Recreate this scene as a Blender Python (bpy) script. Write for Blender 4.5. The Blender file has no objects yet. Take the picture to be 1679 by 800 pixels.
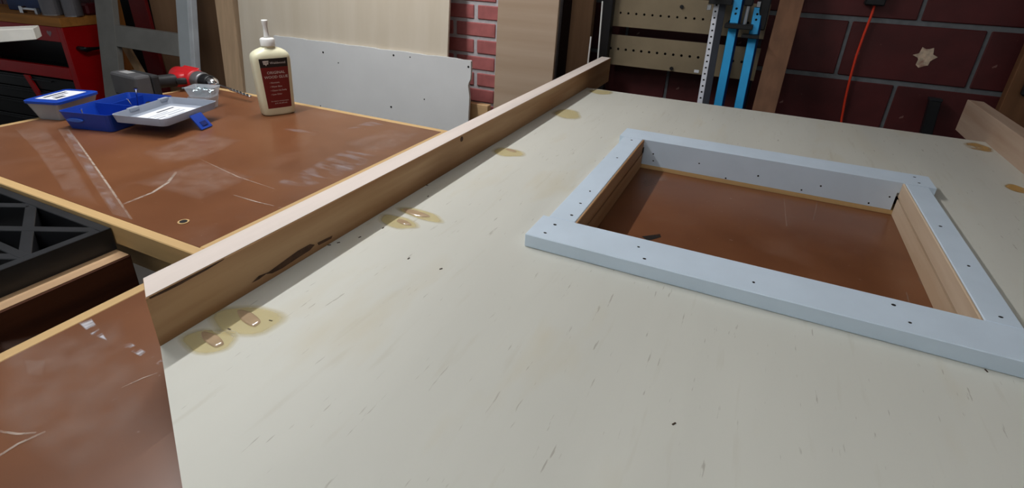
import bpy, bmesh, math, random
from mathutils import Vector, Matrix
random.seed(7)
SC = bpy.context.scene
COL = SC.collection

# ------------------------------------------------------------------ camera
ZB = 0.90                      # bench top height above the floor (m); local z below is measured from it
CAMZ = 0.4488                  # camera height above the bench top
FPX, YAW, PIT, ROLL, PPY = 857.85, -0.421496, 0.437359, 0.043413, 400 - 67.03
cy, sy, cp, sp, cr, sr = math.cos(YAW), math.sin(YAW), math.cos(PIT), math.sin(PIT), math.cos(ROLL), math.sin(ROLL)
FW = Vector((sy*cp, cy*cp, -sp)); RT0 = Vector((cy, -sy, 0)); UP0 = RT0.cross(FW)
RT = cr*RT0 + sr*UP0; UP = -sr*RT0 + cr*UP0
cam = bpy.data.cameras.new('camera'); cob = bpy.data.objects.new('camera', cam); COL.objects.link(cob)
cam.sensor_fit = 'HORIZONTAL'; cam.sensor_width = 36; cam.lens = FPX/1679*36
cam.shift_y = -(400-PPY)/1679
cam.clip_start = 0.01; cam.clip_end = 100
m = Matrix((RT, UP, -FW)).transposed().to_4x4(); m.translation = (0, 0, ZB+CAMZ)
cob.matrix_world = m
SC.camera = cob

# ------------------------------------------------------------------ world, exposure
wd = bpy.data.worlds.new('room_ambience'); SC.world = wd; wd.use_nodes = True
bg = wd.node_tree.nodes['Background']
bg.inputs[0].default_value = (0.88, 0.95, 1.0, 1); bg.inputs[1].default_value = 0.19
SC.view_settings.view_transform = 'Standard'; SC.view_settings.look = 'None'
SC.view_settings.exposure = 0.0; SC.view_settings.gamma = 1.0; SC.view_settings.use_curve_mapping = False
LAMP_X, LAMP_Y, LAMP_Z, LAMP_LEN, LAMP_W, LAMP_UP = -1.36, 0.90, 1.50, 1.20, 24, 5
FILL_LAMP = (-.30, -.85, 1.42, 3, 12)

# ------------------------------------------------------------------ helpers
def ray(x, y):
    return RT*((x-839.5)/FPX) - UP*((y-PPY)/FPX) + FW
def PZ(x, y, z=0.0):           # photo pixel -> point at height z above the bench top
    d = ray(x, y); t = (z-CAMZ)/d.z; return Vector((d.x*t, d.y*t, z))
def PY(x, y, Y):               # photo pixel -> point in the vertical plane at depth Y
    d = ray(x, y); t = Y/d.y; return Vector((d.x*t, Y, CAMZ+d.z*t))

def s2l(c):
    return tuple(((v/255)/12.92 if v/255 <= .04045 else ((v/255+.055)/1.055)**2.4) for v in c)

MATS = {}
def mat(name, rgb, rough=.5, metal=0, var=.12, scale=8, stretch=(1,1,1), bump=0.0, spec=.5, alpha=1, trans=0, emit=0,
        rgb2=None, lo=.35, hi=.65, detail=4, coat=0, speck=None, ior=1.45):
    if name in MATS: return MATS[name]
    mm = bpy.data.materials.new(name); mm.use_nodes = True; nt = mm.node_tree; N = nt.nodes; L = nt.links
    b = N['Principled BSDF']
    b.inputs['Roughness'].default_value = rough; b.inputs['Metallic'].default_value = metal
    b.inputs['Specular IOR Level'].default_value = spec; b.inputs['IOR'].default_value = ior
    if coat: b.inputs['Coat Weight'].default_value = coat; b.inputs['Coat Roughness'].default_value = .15
    if alpha < 1: b.inputs['Alpha'].default_value = alpha
    if trans: b.inputs['Transmission Weight'].default_value = trans
    c = s2l(rgb)
    c2 = s2l(rgb2) if rgb2 else tuple(min(1, v*(1+var)) for v in c)
    c1 = c if rgb2 else tuple(v*(1-var) for v in c)
    tc = N.new('ShaderNodeTexCoord'); mp = N.new('ShaderNodeMapping'); nz = N.new('ShaderNodeTexNoise'); rp = N.new('ShaderNodeValToRGB')
    mp.inputs['Scale'].default_value = stretch; nz.inputs['Scale'].default_value = scale; nz.inputs['Detail'].default_value = detail
    rp.color_ramp.elements[0].position = lo; rp.color_ramp.elements[1].position = hi
    rp.color_ramp.elements[0].color = (*c1, 1); rp.color_ramp.elements[1].color = (*c2, 1)
    L.new(tc.outputs['Object'], mp.inputs[0]); L.new(mp.outputs[0], nz.inputs['Vector']); L.new(nz.outputs[0], rp.inputs[0])
    out = rp.outputs[0]
    for sk in (speck or []):   # (scale, stretch, threshold lo, hi, colour, strength)
        m2 = N.new('ShaderNodeMapping'); n2 = N.new('ShaderNodeTexNoise'); r2 = N.new('ShaderNodeValToRGB'); mx = N.new('ShaderNodeMix'); mx.data_type = 'RGBA'
        m2.inputs['Scale'].default_value = sk[1]; n2.inputs['Scale'].default_value = sk[0]; n2.inputs['Detail'].default_value = 3
        m2.inputs['Location'].default_value = (sk[0]*.37, 1.3, .7)
        r2.color_ramp.elements[0].position = sk[2]; r2.color_ramp.elements[1].position = sk[3]
        r2.color_ramp.elements[0].color = (0,0,0,1); r2.color_ramp.elements[1].color = (sk[5],)*3+(1,)
        L.new(tc.outputs['Object'], m2.inputs[0]); L.new(m2.outputs[0], n2.inputs['Vector']); L.new(n2.outputs[0], r2.inputs[0])
        L.new(r2.outputs[0], mx.inputs[0]); L.new(out, mx.inputs[6]); mx.inputs[7].default_value = (*s2l(sk[4]), 1); out = mx.outputs[2]
    L.new(out, b.inputs['Base Color'])
    if bump:
        bp = N.new('ShaderNodeBump'); bp.inputs['Strength'].default_value = bump; bp.inputs['Distance'].default_value = .004
        L.new(nz.outputs[0], bp.inputs['Height']); L.new(bp.outputs[0], b.inputs['Normal'])
    if emit:
        b.inputs['Emission Color'].default_value = (*c, 1); b.inputs['Emission Strength'].default_value = emit
    MATS[name] = mm; return mm

def wood(name, rgb, axis='y', var=.18, rough=.6, scale=30, bump=.15, rgb2=None, speck=None):
    st = {'x': (.06,1,1), 'y': (1,.06,1), 'z': (1,1,.06)}[axis]
    return mat(name, rgb, rough, var=var, scale=scale, stretch=st, bump=bump, rgb2=rgb2, spec=.3, speck=speck)

def smear_mat(name, rgb, scale, stretch, lo, hi, rough=.5, amax=.8):
    """a patchy film: opaque where the noise is high, clear elsewhere"""
    if name in MATS: return MATS[name]
    mm = bpy.data.materials.new(name); mm.use_nodes = True; nt = mm.node_tree; N = nt.nodes; L = nt.links
    b = N['Principled BSDF']; b.inputs['Base Color'].default_value = (*s2l(rgb), 1); b.inputs['Roughness'].default_value = rough
    tc = N.new('ShaderNodeTexCoord'); mp = N.new('ShaderNodeMapping'); nz = N.new('ShaderNodeTexNoise'); rp = N.new('ShaderNodeValToRGB')
    mp.inputs['Scale'].default_value = stretch; nz.inputs['Scale'].default_value = scale; nz.inputs['Detail'].default_value = 6
    rp.color_ramp.elements[0].position = lo; rp.color_ramp.elements[1].position = hi
    rp.color_ramp.elements[0].color = (0,0,0,1); rp.color_ramp.elements[1].color = (amax,amax,amax,1)
    at = N.new('ShaderNodeVertexColor'); at.layer_name = 'fade'
    mu = N.new('ShaderNodeMath'); mu.operation = 'MULTIPLY'
    L.new(tc.outputs['Object'], mp.inputs[0]); L.new(mp.outputs[0], nz.inputs['Vector']); L.new(nz.outputs[0], rp.inputs[0])
    L.new(rp.outputs[0], mu.inputs[0]); L.new(at.outputs[0], mu.inputs[1]); L.new(mu.outputs[0], b.inputs['Alpha'])
    MATS[name] = mm; return mm

def BM(): return bmesh.new()
def box(bm, x0, x1, y0, y1, z0, z1, bev=0, seg=1):
    vs = [bm.verts.new((x, y, z)) for z in (z0, z1) for y in (y0, y1) for x in (x0, x1)]
    fs = [(0,2,3,1),(4,5,7,6),(0,1,5,4),(2,6,7,3),(0,4,6,2),(1,3,7,5)]
    F = [bm.faces.new([vs[i] for i in f]) for f in fs]
    if bev:
        es = list({e for f in F for e in f.edges})
        bmesh.ops.bevel(bm, geom=es, offset=bev, segments=seg, affect='EDGES', profile=.5)
    return bm
def hexa(bm, pts, bev=0):      # eight corners: bottom ring of four, top ring of four
    vs = [bm.verts.new(p) for p in pts]
    F = [bm.faces.new([vs[i] for i in f]) for f in ((3,2,1,0),(4,5,6,7),(0,1,5,4),(1,2,6,5),(2,3,7,6),(3,0,4,7))]
    if bev: bmesh.ops.bevel(bm, geom=list({e for f in F for e in f.edges}), offset=bev, segments=1, affect='EDGES', profile=.5)
    return bm
def tube(bm, p0, p1, r0, r1=None, n=16, caps=True):
    r1 = r0 if r1 is None else r1
    p0 = Vector(p0); p1 = Vector(p1); d = (p1-p0).normalized()
    a = d.orthogonal().normalized(); b = d.cross(a)
    A = [bm.verts.new(p0 + r0*(math.cos(t)*a + math.sin(t)*b)) for t in [2*math.pi*i/n for i in range(n)]]
    B = [bm.verts.new(p1 + r1*(math.cos(t)*a + math.sin(t)*b)) for t in [2*math.pi*i/n for i in range(n)]]
    for i in range(n): bm.faces.new((A[i], A[(i+1)%n], B[(i+1)%n], B[i]))
    if caps: bm.faces.new(A[::-1]); bm.faces.new(B)
    return bm
def path_tube(bm, pts, r, n=8):
    pts = [Vector(p) for p in pts]; rings = []
    for i, p in enumerate(pts):
        d = (pts[min(i+1, len(pts)-1)] - pts[max(i-1, 0)]).normalized()
        a = d.cross(Vector((0,1,.01))).normalized(); b = d.cross(a)
        rings.append([bm.verts.new(p + r*(math.cos(2*math.pi*k/n)*a + math.sin(2*math.pi*k/n)*b)) for k in range(n)])
    for A, B in zip(rings, rings[1:]):
        for k in range(n): bm.faces.new((A[k], A[(k+1)%n], B[(k+1)%n], B[k]))
    bm.faces.new(rings[0][::-1]); bm.faces.new(rings[-1]); return bm
def prism(bm, poly, z0, z1, bev=0):
    a = [bm.verts.new((x, y, z0)) for x, y in poly]; b = [bm.verts.new((x, y, z1)) for x, y in poly]; n = len(poly)
    F = [bm.faces.new(a[::-1]), bm.faces.new(b)]
    for i in range(n): F.append(bm.faces.new((a[i], a[(i+1)%n], b[(i+1)%n], b[i])))
    if bev: bmesh.ops.bevel(bm, geom=list(F[1].edges), offset=bev, segments=1, affect='EDGES', profile=.5)
    return bm
def loft(bm, rings, caps=True):
    R = [[bm.verts.new(p) for p in r] for r in rings]; n = len(R[0])
    for A, B in zip(R, R[1:]):
        for k in range(n): bm.faces.new((A[k], A[(k+1)%n], B[(k+1)%n], B[k]))
    if caps: bm.faces.new(R[0][::-1]); bm.faces.new(R[-1])
    return bm
def rrect(hx, hy, r, z, n=5, cx=0, cy_=0):
    out = []
    for (sx, sy_, a0) in ((1,1,0),(-1,1,90),(-1,-1,180),(1,-1,270)):
        for k in range(n):
            a = math.radians(a0 + 90*k/(n-1)); out.append((cx+sx*(hx-r)+r*math.cos(a), cy_+sy_*(hy-r)+r*math.sin(a), z))
    return out
def ring(hx, hy, p, z, n=40):  # superellipse
    o = []
    for i in range(n):
        t = 2*math.pi*i/n; c, s = math.cos(t), math.sin(t)
        o.append((hx*math.copysign(abs(c)**(2/p), c), hy*math.copysign(abs(s)**(2/p), s), z))
    return o

def obj(name, bm, material, parent=None, world=True, smooth=False):
    """one mesh object. world=True: vertices were given in scene coordinates (z from the bench top)"""
    bmesh.ops.recalc_face_normals(bm, faces=bm.faces[:]) if len(bm.faces) else None
    me = bpy.data.meshes.new(name)
    if world:
        if parent:
            off = Vector(parent.location) + (Vector(parent.parent.location) if parent.parent else Vector((0,0,0)))
            bmesh.ops.translate(bm, verts=bm.verts[:], vec=-off + Vector((0,0,ZB)))
        else: bmesh.ops.translate(bm, verts=bm.verts[:], vec=(0,0,ZB))
    bm.to_mesh(me); bm.free()
    if smooth:
        for p in me.polygons: p.use_smooth = True
    me.materials.append(material)
    o = bpy.data.objects.new(name, me); COL.objects.link(o)
    if parent: o.parent = parent
    return o
def recenter(o):
    """put a top-level mesh's origin at the middle of its base"""
    vs = [v.co for v in o.data.vertices]
    c = Vector(((min(v.x for v in vs)+max(v.x for v in vs))/2, (min(v.y for v in vs)+max(v.y for v in vs))/2, min(v.z for v in vs)))
    o.data.transform(Matrix.Translation(-c)); o.location = c; return o
def tag(o, label, cat, group=None):
    o['label'] = label; o['category'] = cat
    if group: o['group'] = group
    return o
def solo(name, bm, material, label, cat, group=None, smooth=False):
    return tag(recenter(obj(name, bm, material, smooth=smooth)), label, cat, group)
def thing(name, label, cat, loc, rotz=0, group=None):      # loc z from the bench top
    o = bpy.data.objects.new(name, None); COL.objects.link(o)
    o.location = (loc[0], loc[1], loc[2]+ZB); o.rotation_euler = (0, 0, rotz); o.empty_display_size = .05
    return tag(o, label, cat, group)
def struct(name, bm, material):
    o = obj(name, bm, material); o['kind'] = 'structure'; return o
def inst(name, me, parent, loc, material=None):
    o = bpy.data.objects.new(name, me); COL.objects.link(o); o.parent = parent; o.location = loc; return o
def decal(name, poly, z, material, parent, fade=True):
    """thin film lying flat, vertices fade to clear at the rim"""
    bm = BM(); lay = bm.verts.layers.float_color.new('fade')
    cx = sum(p[0] for p in poly)/len(poly); cyy = sum(p[1] for p in poly)/len(poly)
    prev = None; n = len(poly)
    for k in (0, .4, .72, 1):
        if k == 0:
            c = bm.verts.new((cx, cyy, z)); c[lay] = (1,1,1,1); continue
        r = [bm.verts.new((cx+(p[0]-cx)*k, cyy+(p[1]-cyy)*k, z)) for p in poly]
        for v in r: v[lay] = ((1,)*4 if k < 1 else ((0,0,0,1) if fade else (1,)*4))
        for i in range(n):
            if prev is None: bm.faces.new((c, r[i], r[(i+1)%n]))
            else: bm.faces.new((prev[i], r[i], r[(i+1)%n], prev[(i+1)%n]))
        prev = r
    return obj(name, bm, material, parent)
def streak(name, pts, w, z, material, parent):
    """a narrow film along a polyline"""
    bm = BM(); lay = bm.verts.layers.float_color.new('fade'); L = []
    pts = [Vector((p[0], p[1], 0)) for p in pts]
    for i, p in enumerate(pts):
        d = (pts[min(i+1, len(pts)-1)] - pts[max(0, i-1)]).normalized(); nrm = Vector((-d.y, d.x, 0))
        ww = w if not isinstance(w, (list, tuple)) else w[i]
        a = bm.verts.new((p.x+nrm.x*ww/2, p.y+nrm.y*ww/2, z)); b = bm.verts.new((p.x-nrm.x*ww/2, p.y-nrm.y*ww/2, z))
        e = 1 if 0 < i < len(pts)-1 else .25
        a[lay] = (e,e,e,1); b[lay] = (e,e,e,1); L.append((a, b))
    for (a, b), (c, d) in zip(L, L[1:]): bm.faces.new((a, b, d, c))
    return obj(name, bm, material, parent)
def text_mesh(body, size, align='LEFT'):
    cu = bpy.data.curves.new('lettering', 'FONT'); cu.body = body; cu.size = size; cu.align_x = align; cu.resolution_u = 2
    o = bpy.data.objects.new('lettering', cu); COL.objects.link(o)
    dg = bpy.context.evaluated_depsgraph_get(); me = bpy.data.meshes.new_from_object(o.evaluated_get(dg))
    bpy.data.objects.remove(o); bpy.data.curves.remove(cu); return me
def lettering(body, size, material, parent, M4, align='LEFT', name='lettering'):
    me = text_mesh(body, size, align); me.transform(M4); me.materials.clear(); me.materials.append(material)
    o = bpy.data.objects.new(name, me); COL.objects.link(o); o.parent = parent; return o
def lean_board(x0, x1, y, lean, zb, zt, th, skew=0, bev=.001):
    """board standing at zb, its front face at depth y (z = 0), leaning back by `lean` and sideways by `skew` per metre of height"""
    f = lambda x, z, d: (x+skew*z, y+lean*z+d, z)
    return hexa(BM(), [f(x0,zb,0), f(x1,zb,0), f(x1,zb,th), f(x0,zb,th), f(x0,zt,0), f(x1,zt,0), f(x1,zt,th), f(x0,zt,th)], bev)

# ------------------------------------------------------------------ materials
PLY = mat('plywood_face', (210,209,199), .55, var=.06, scale=5, stretch=(1,.18,1), bump=.04, spec=.35,
          speck=[(3.2, (1,.22,1), .60, .80, (205,190,150), .55), (60, (1,.10,1), .62, .74, (190,184,166), .30), (260, (1,.10,1), .69, .74, (140,132,116), .5), (14, (1,.3,1), .60, .85, (198,178,128), .30)])
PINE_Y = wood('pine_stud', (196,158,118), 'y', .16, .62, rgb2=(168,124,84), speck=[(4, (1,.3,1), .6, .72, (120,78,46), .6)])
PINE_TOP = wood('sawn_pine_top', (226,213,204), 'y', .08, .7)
PINE_PALE = wood('pale_pine', (190,166,146), 'y', .12, .6, rgb2=(172,144,122))
EDGE_X = wood('edging_pine_x', (200,166,116), 'x', .12, .5)
EDGE_Y = wood('edging_pine_y', (200,166,116), 'y', .12, .5)
BROWN_Y = wood('stained_beam', (92,52,32), 'y', .2, .55, rgb2=(66,34,20))
BEAM_TOP = wood('beam_planed_top', (190,156,120), 'y', .15, .6)
HARD = mat('hardboard_top', (126,81,53), .30, var=.14, scale=6, bump=.02, spec=.5, rgb2=(107,65,40), lo=.3, hi=.7,
           speck=[(9, (1,1,1), .58, .8, (132,98,80), .5), (2.2, (1,1,1), .5, .75, (134,88,58), .5), (70, (1,1,1), .70, .78, (170,150,140), .5)])
WHITE = mat('white_paint', (212,227,241), .45, var=.03, scale=14, bump=.03, spec=.4)
DARK = mat('dark_hole', (18,16,15), .8, var=.1)
RAWEDGE = wood('raw_pine_edge', (212,192,168), 'y', .14, .65, rgb2=(192,166,138))
BLACKP = mat('black_plastic', (34,35,38), .42, var=.15, scale=20, bump=.03)
BLOCK = mat('red_block_paint', (80,30,30), .55, var=.22, scale=7, bump=.12, speck=[(34, (1,1,1), .70, .74, (170,130,120), .5), (3, (1,1,1), .5, .8, (82,22,24), .6)])
MORTAR = mat('block_mortar', (110,113,116), .9, var=.12, scale=40, bump=.3)
BRICK = mat('brick_face', (172,100,98), .8, var=.12, scale=24, bump=.3, speck=[(60, (1,1,1), .68, .74, (196,150,140), .5)])
BMORT = mat('brick_mortar', (190,187,189), .9, var=.08, scale=60, bump=.3)
FLOORM = mat('concrete_floor', (88,84,80), .8, var=.18, scale=3, bump=.1)
GREYP = mat('grey_paint', (128,126,121), .55, var=.08, scale=9, bump=.04)
REDM = mat('red_enamel', (168,12,18), .35, var=.08, scale=5)
BLACKM = mat('black_metal', (24,24,26), .4, var=.12, scale=15)
STEEL = mat('steel', (190,192,196), .3, 1, var=.05, scale=20)
CHROME = mat('chrome', (225,225,228), .12, 1, var=.03)
BLUEC = mat('blue_anodised', (28,150,208), .35, .35, var=.06, scale=10, spec=.6)
BLUEP = mat('blue_plastic', (24,66,168), .35, var=.06, scale=12)
CLEARP = mat('clear_plastic', (214,222,230), .15, alpha=.40, var=.02)
FROST = mat('frosted_plastic', (182,190,204), .38, trans=.35, var=.03, ior=1.2)
PAPER = mat('paper_label', (228,230,236), .8, var=.03)
INK = mat('printing_ink', (70,72,80), .8, var=.05)
TANM = mat('tan_steel', (138,123,98), .45, var=.1, scale=8, spec=.5)
CARD = wood('cardboard', (146,112,84), 'z', .15, .8, scale=10)
PAINTW = smear_mat('white_paint_smear', (215,215,222), 60, (1,.28,1), .42, .56, .6, .75)
PAINTX = smear_mat('white_paint_smear_across', (190,184,190), 44, (.3,1,1), .46, .70, .6, .36)
PALE_FILM = smear_mat('pale_patchy_film', (184,156,142), 30, (1,1,1), .22, .85, .7, .34)  # pale see-through film, broken up by noise
SCR = smear_mat('pale_scratch', (206,190,176), 90, (1,1,1), .30, .48, .7, .62)
GLUEF = smear_mat('glue_stain', (222,203,138), 22, (1,1,1), .05, .30, .22, .55)
GLUE = mat('wet_glue', (200,172,140), .10, var=.1, alpha=.8, spec=.8, scale=40, coat=.6)

# ------------------------------------------------------------------ room shell
struct('floor', box(BM(), -7, 3.2, -1.6, 2.3, -ZB-.05, -ZB), FLOORM)
struct('ceiling', box(BM(), -7, 3.2, -1.6, 2.45, 1.751, 1.80), mat('white_ceiling', (226,226,224), .8, var=.03))
wb = struct('wall_back', box(BM(), -6.6, 3.0, 2.306, 2.45, -ZB, 1.75), MORTAR)
bme = None
bw, bh, ms = .4, .2, .012
def block_mesh(w, name):
    b = BM(); box(b, -w/2, w/2, -.006, .02, -(bh-ms)/2, (bh-ms)/2, .003)
    o = bpy.data.meshes.new(name); bmesh.ops.recalc_face_normals(b, faces=b.faces[:]); b.to_mesh(o); b.free(); o.materials.append(BLOCK); return o
bme = block_mesh(bw-ms, 'block')
for r in range(-5, 8):
    zc = .199 + r*.205
    if zc < -.85 or zc > 1.72: continue
    off = .265 if r % 2 == 0 else .462
    for k in range(-17, 7):
        xc = off + .2 + k*bw
        if -6.4 < xc < 2.8: inst('block', bme, wb, (xc, 2.306, ZB+zc))
patch = []
for i in range(18):
    a = 2*math.pi*i/18; rr = .026*(1.25 if i % 3 == 0 else .8)*(1+.3*random.random())*(1.6 if i in (13, 14) else 1)
    patch.append((.515+rr*math.cos(a), .198+rr*math.sin(a)))
bm = BM(); prism(bm, patch, 0, .002); bmesh.ops.rotate(bm, verts=bm.verts[:], matrix=Matrix.Rotation(math.pi/2, 3, 'X')); bmesh.ops.translate(bm, verts=bm.verts[:], vec=(0, 2.2995, 0))
obj('plaster_patch', bm, mat('plaster', (206,184,160), .9, var=.2, scale=60, speck=[(40, (1,1,1), .5, .65, (150,90,76), .6)]), wb)

# brick pilaster in front of the block wall
pl = struct('wall_pilaster', box(BM(), -1.497, -.801, 2.006, 2.306, -ZB, 1.75), BMORT)
def brick_mesh(w):
    b = BM(); box(b, -w/2, w/2, -.005, .03, -.0272, .0272, .003)
    me = bpy.data.meshes.new('brick'); bmesh.ops.recalc_face_normals(b, faces=b.faces[:]); b.to_mesh(me); b.free(); me.materials.append(BRICK); return me
bfull = brick_mesh(.183); bhalf = brick_mesh(.083)
for r in range(-15, 22):
    zc = .175 + r*.0685
    if zc-.03 < -ZB or zc > 1.7: continue
    if r % 2 == 0: spots = [(bfull, -1.098+k*.2) for k in (-1, 0, 1)] + [(bhalf, -1.448)]
    else: spots = [(bfull, -1.198+k*.2) for k in (-1, 0, 1)] + [(bhalf, -.848)]
    for me, x in spots: inst('brick', me, pl, (x+random.uniform(-.001,.001), 2.006-random.uniform(0,.002), ZB+zc))

# ------------------------------------------------------------------ lamp (over the far bench, out of frame)
lt = thing('tube_lamp', 'long ceiling tube lamp hanging above the rear workbench', 'lamp', (LAMP_X, LAMP_Y, LAMP_Z))
b = BM(); box(b, -.02, .02, -LAMP_LEN/2-.03, LAMP_LEN/2+.03, .022, .046, .003); obj('batten_housing', b, WHITE, lt, world=False)
b = BM(); tube(b, (0,-LAMP_LEN/2,0), (0,LAMP_LEN/2,0), .013); obj('tube', b, mat('lit_tube', (255,250,240), .4, emit=3), lt, world=False)
for s in (-1, 1):
    b = BM(); box(b, -.012, .012, s*(LAMP_LEN/2+.012)-.01, s*(LAMP_LEN/2+.012)+.01, -.018, .0215, .002); obj('lamp_holder', b, WHITE, lt, world=False)
for s in (-1, 1):
    b = BM(); tube(b, (0, s*.45, .046), (0, s*.45, .249), .003, n=6); obj('hanger', b, STEEL, lt, world=False)
la = bpy.data.lights.new('tube_light', 'AREA'); la.shape = 'RECTANGLE'; la.size = .016; la.size_y = LAMP_LEN; la.energy = LAMP_W; la.color = (.985, .99, 1.0)
lo = bpy.data.objects.new('tube_light', la); COL.objects.link(lo); lo.parent = lt; lo.location = (0, 0, -.016)
lu = bpy.data.lights.new('tube_light_upward', 'AREA'); lu.shape = 'RECTANGLE'; lu.size = .05; lu.size_y = LAMP_LEN; lu.energy = LAMP_UP; lu.color = la.color
luo = bpy.data.objects.new('tube_light_upward', lu); COL.objects.link(luo); luo.parent = lt; luo.location = (0, 0, .05); luo.rotation_euler = (math.pi, 0, 0)

# fill lamp added unseen behind the camera to lift front faces and shadows
lt2_ = thing('tube_lamp', 'added unseen fill lamp running crosswise behind the viewpoint', 'lamp', (FILL_LAMP[0], FILL_LAMP[1], FILL_LAMP[2]), math.radians(90))
b = BM(); box(b, -.02, .02, -LAMP_LEN/2-.03, LAMP_LEN/2+.03, .022, .046, .003); obj('batten_housing', b, WHITE, lt2_, world=False)
b = BM(); tube(b, (0,-LAMP_LEN/2,0), (0,LAMP_LEN/2,0), .013); obj('tube', b, MATS['lit_tube'], lt2_, world=False)
for s in (-1, 1):
    b = BM(); box(b, -.012, .012, s*(LAMP_LEN/2+.012)-.01, s*(LAMP_LEN/2+.012)+.01, -.018, .0215, .002); obj('lamp_holder', b, WHITE, lt2_, world=False)
    b = BM(); tube(b, (0, s*.45, .046), (0, s*.45, .329), .003, n=6); obj('hanger', b, STEEL, lt2_, world=False)
lb2 = bpy.data.lights.new('fill_light_rear', 'AREA'); lb2.shape = 'RECTANGLE'; lb2.size = .05; lb2.size_y = LAMP_LEN; lb2.energy = FILL_LAMP[3]; lb2.color = (.95, .98, 1.0)
lbo = bpy.data.objects.new('fill_light_rear', lb2); COL.objects.link(lbo); lbo.parent = lt2_; lbo.location = (0, 0, -.016)
lb3 = bpy.data.lights.new('fill_light_rear_upward', 'AREA'); lb3.shape = 'RECTANGLE'; lb3.size = .05; lb3.size_y = LAMP_LEN; lb3.energy = FILL_LAMP[4]; lb3.color = (.95, .98, 1.0)
lb3o = bpy.data.objects.new('fill_light_rear_upward', lb3); COL.objects.link(lb3o); lb3o.parent = lt2_; lb3o.location = (0, 0, .05); lb3o.rotation_euler = (math.pi, 0, 0)

# ------------------------------------------------------------------ workbenches
def bench(label, x0, x1, y0, y1, loc, legs):
    t = thing('workbench', label, 'workbench', (loc[0], loc[1], -ZB))
    e = .019
    b = BM(); box(b, x0+e, x1-e, y0+e, y1-e, -.022, 0); obj('top_panel', b, HARD, t)
    for (a, c, d, f, mm) in ((x0, x1, y0, y0+e, EDGE_X), (x0, x1, y1-e, y1, EDGE_X), (x0, x0+e, y0+e, y1-e, EDGE_Y), (x1-e, x1, y0+e, y1-e, EDGE_Y)):
        b = BM(); box(b, a, c, d, f, -.040, .0004, .0015); obj('edging', b, mm, t)
    b = BM(); box(b, x0+.06, x1-.06, y0+.06, y0+.10, -.14, -.022); obj('apron', b, EDGE_X, t)
    b = BM(); box(b, x0+.06, x1-.06, y1-.10, y1-.06, -.14, -.022); obj('apron', b, EDGE_X, t)
    for lx in (x0+.10, x1-.19):
        for ly in (y0+.10, y1-.19):
            b = BM(); box(b, lx, lx+.09, ly, ly+.09, -ZB, -.022, .003); obj('leg', b, EDGE_Y, t)
    return t
bA = bench('brown hardboard workbench under the plywood panel', -.743, 1.15, -.75, 1.66, (.2, .4), 0)
bB = bench('brown hardboard workbench carrying the glue bottle and drill', -1.765, -.747, .445, 1.222, (-1.25, .83), 0)

# wear and pale films on the bench tops
zf = .0006
def pz(*q): return [tuple(PZ(*p)[:2]) for p in q]
streak('scratch', pz((112,212),(140,250),(175,300),(216,360)), .0035, zf, SCR, bB)
decal('pale_film', pz((95,212),(112,212),(216,360),(185,352)), zf*.7, PALE_FILM, bB, False)
decal('paint_smear', pz((100,205),(110,205),(160,285),(200,352),(190,355),(150,295)), zf, PAINTX, bB)
decal('pale_film', pz((20,208),(75,208),(125,270),(165,340),(110,325),(60,250)), zf*.8, PALE_FILM, bB)
streak('scratch', pz((289,282),(275,300),(250,316),(200,336)), .006, zf, SCR, bB)
streak('scratch', pz((383,320),(420,331),(450,338)), .003, zf, SCR, bB)
streak('scratch', pz((330,262),(390,290),(450,310)), .002, zf, SCR, bB)
decal('paint_smear', pz((440,305),(480,285),(560,248),(610,240),(645,240),(600,270),(540,300),(490,310)), zf, PAINTX, bB)
decal('paint_smear', pz((462,212),(490,206),(540,218),(520,224),(480,218)), zf, PAINTX, bB)
decal('paint_smear', pz((565,212),(605,198),(640,202),(620,209),(590,210)), zf, PAINTX, bB)
decal('pale_film', pz((560,235),(640,210),(690,218),(650,245),(600,250)), zf*.8, PALE_FILM, bB)
decal('pale_film', pz((215,300),(330,262),(420,290),(330,330)), zf*.6, PALE_FILM, bB)
decal('pale_film', pz((230,250),(330,215),(400,230),(330,262),(260,270)), zf*.6, PALE_FILM, bB)
c = PZ(301,364); b = BM()
tube(b, (c.x, c.y, .0002), (c.x, c.y, .0012), .0095, n=20); obj('plug_rim', b, EDGE_X, bB)
b = BM(); tube(b, (c.x, c.y, .0004), (c.x, c.y, .0016), .0065, n=20); obj('plug_hole', b, DARK, bB)
decal('paint_smear', pz((128,530),(150,522),(168,545),(178,560),(150,550)), zf, PAINTW, bA)
decal('paint_smear', pz((192,566),(215,562),(262,590),(262,600),(240,590)), zf, PAINTW, bA)
decal('paint_smear', pz((238,588),(262,583),(268,594),(245,597)), zf*1.3, PAINTW, bA)
decal('pale_film', pz((40,590),(75,590),(72,618),(45,616)), zf, PALE_FILM, bA)
streak('scratch', pz((-20,760),(30,728),(75,708)), .003, zf, SCR, bA)
streak('scratch', pz((-20,705),(30,712),(60,710)), .0025, zf, SCR, bA)
streak('scratch', pz((200,636),(235,620),(258,612)), .0015, zf, SCR, bA)
decal('pale_film', pz((0,560),(200,520),(262,700),(120,790),(-30,700)), zf*.6, PALE_FILM, bA)  # broad pale film over the near-left bench top
for q in (((1285,325),(1290,372)), ((1340,332),(1333,362)), ((1505,455),(1512,468)), ((1486,480),(1490,496))):
    streak('scratch', pz(*q), .002, zf, SCR, bA)
decal('paint_smear', pz((1050,298),(1070,292),(1078,302),(1058,308)), zf, PALE_FILM, bA)
decal('paint_smear', pz((1076,290),(1092,286),(1096,296),(1080,298)), zf, PALE_FILM, bA)
decal('black_smudge', pz((1052,388),(1082,384),(1084,389),(1062,395)), zf, smear_mat('black_smudge', (25,22,20), 40, (1,1,1), .2, .4, .6, .95), bA, False)

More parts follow.
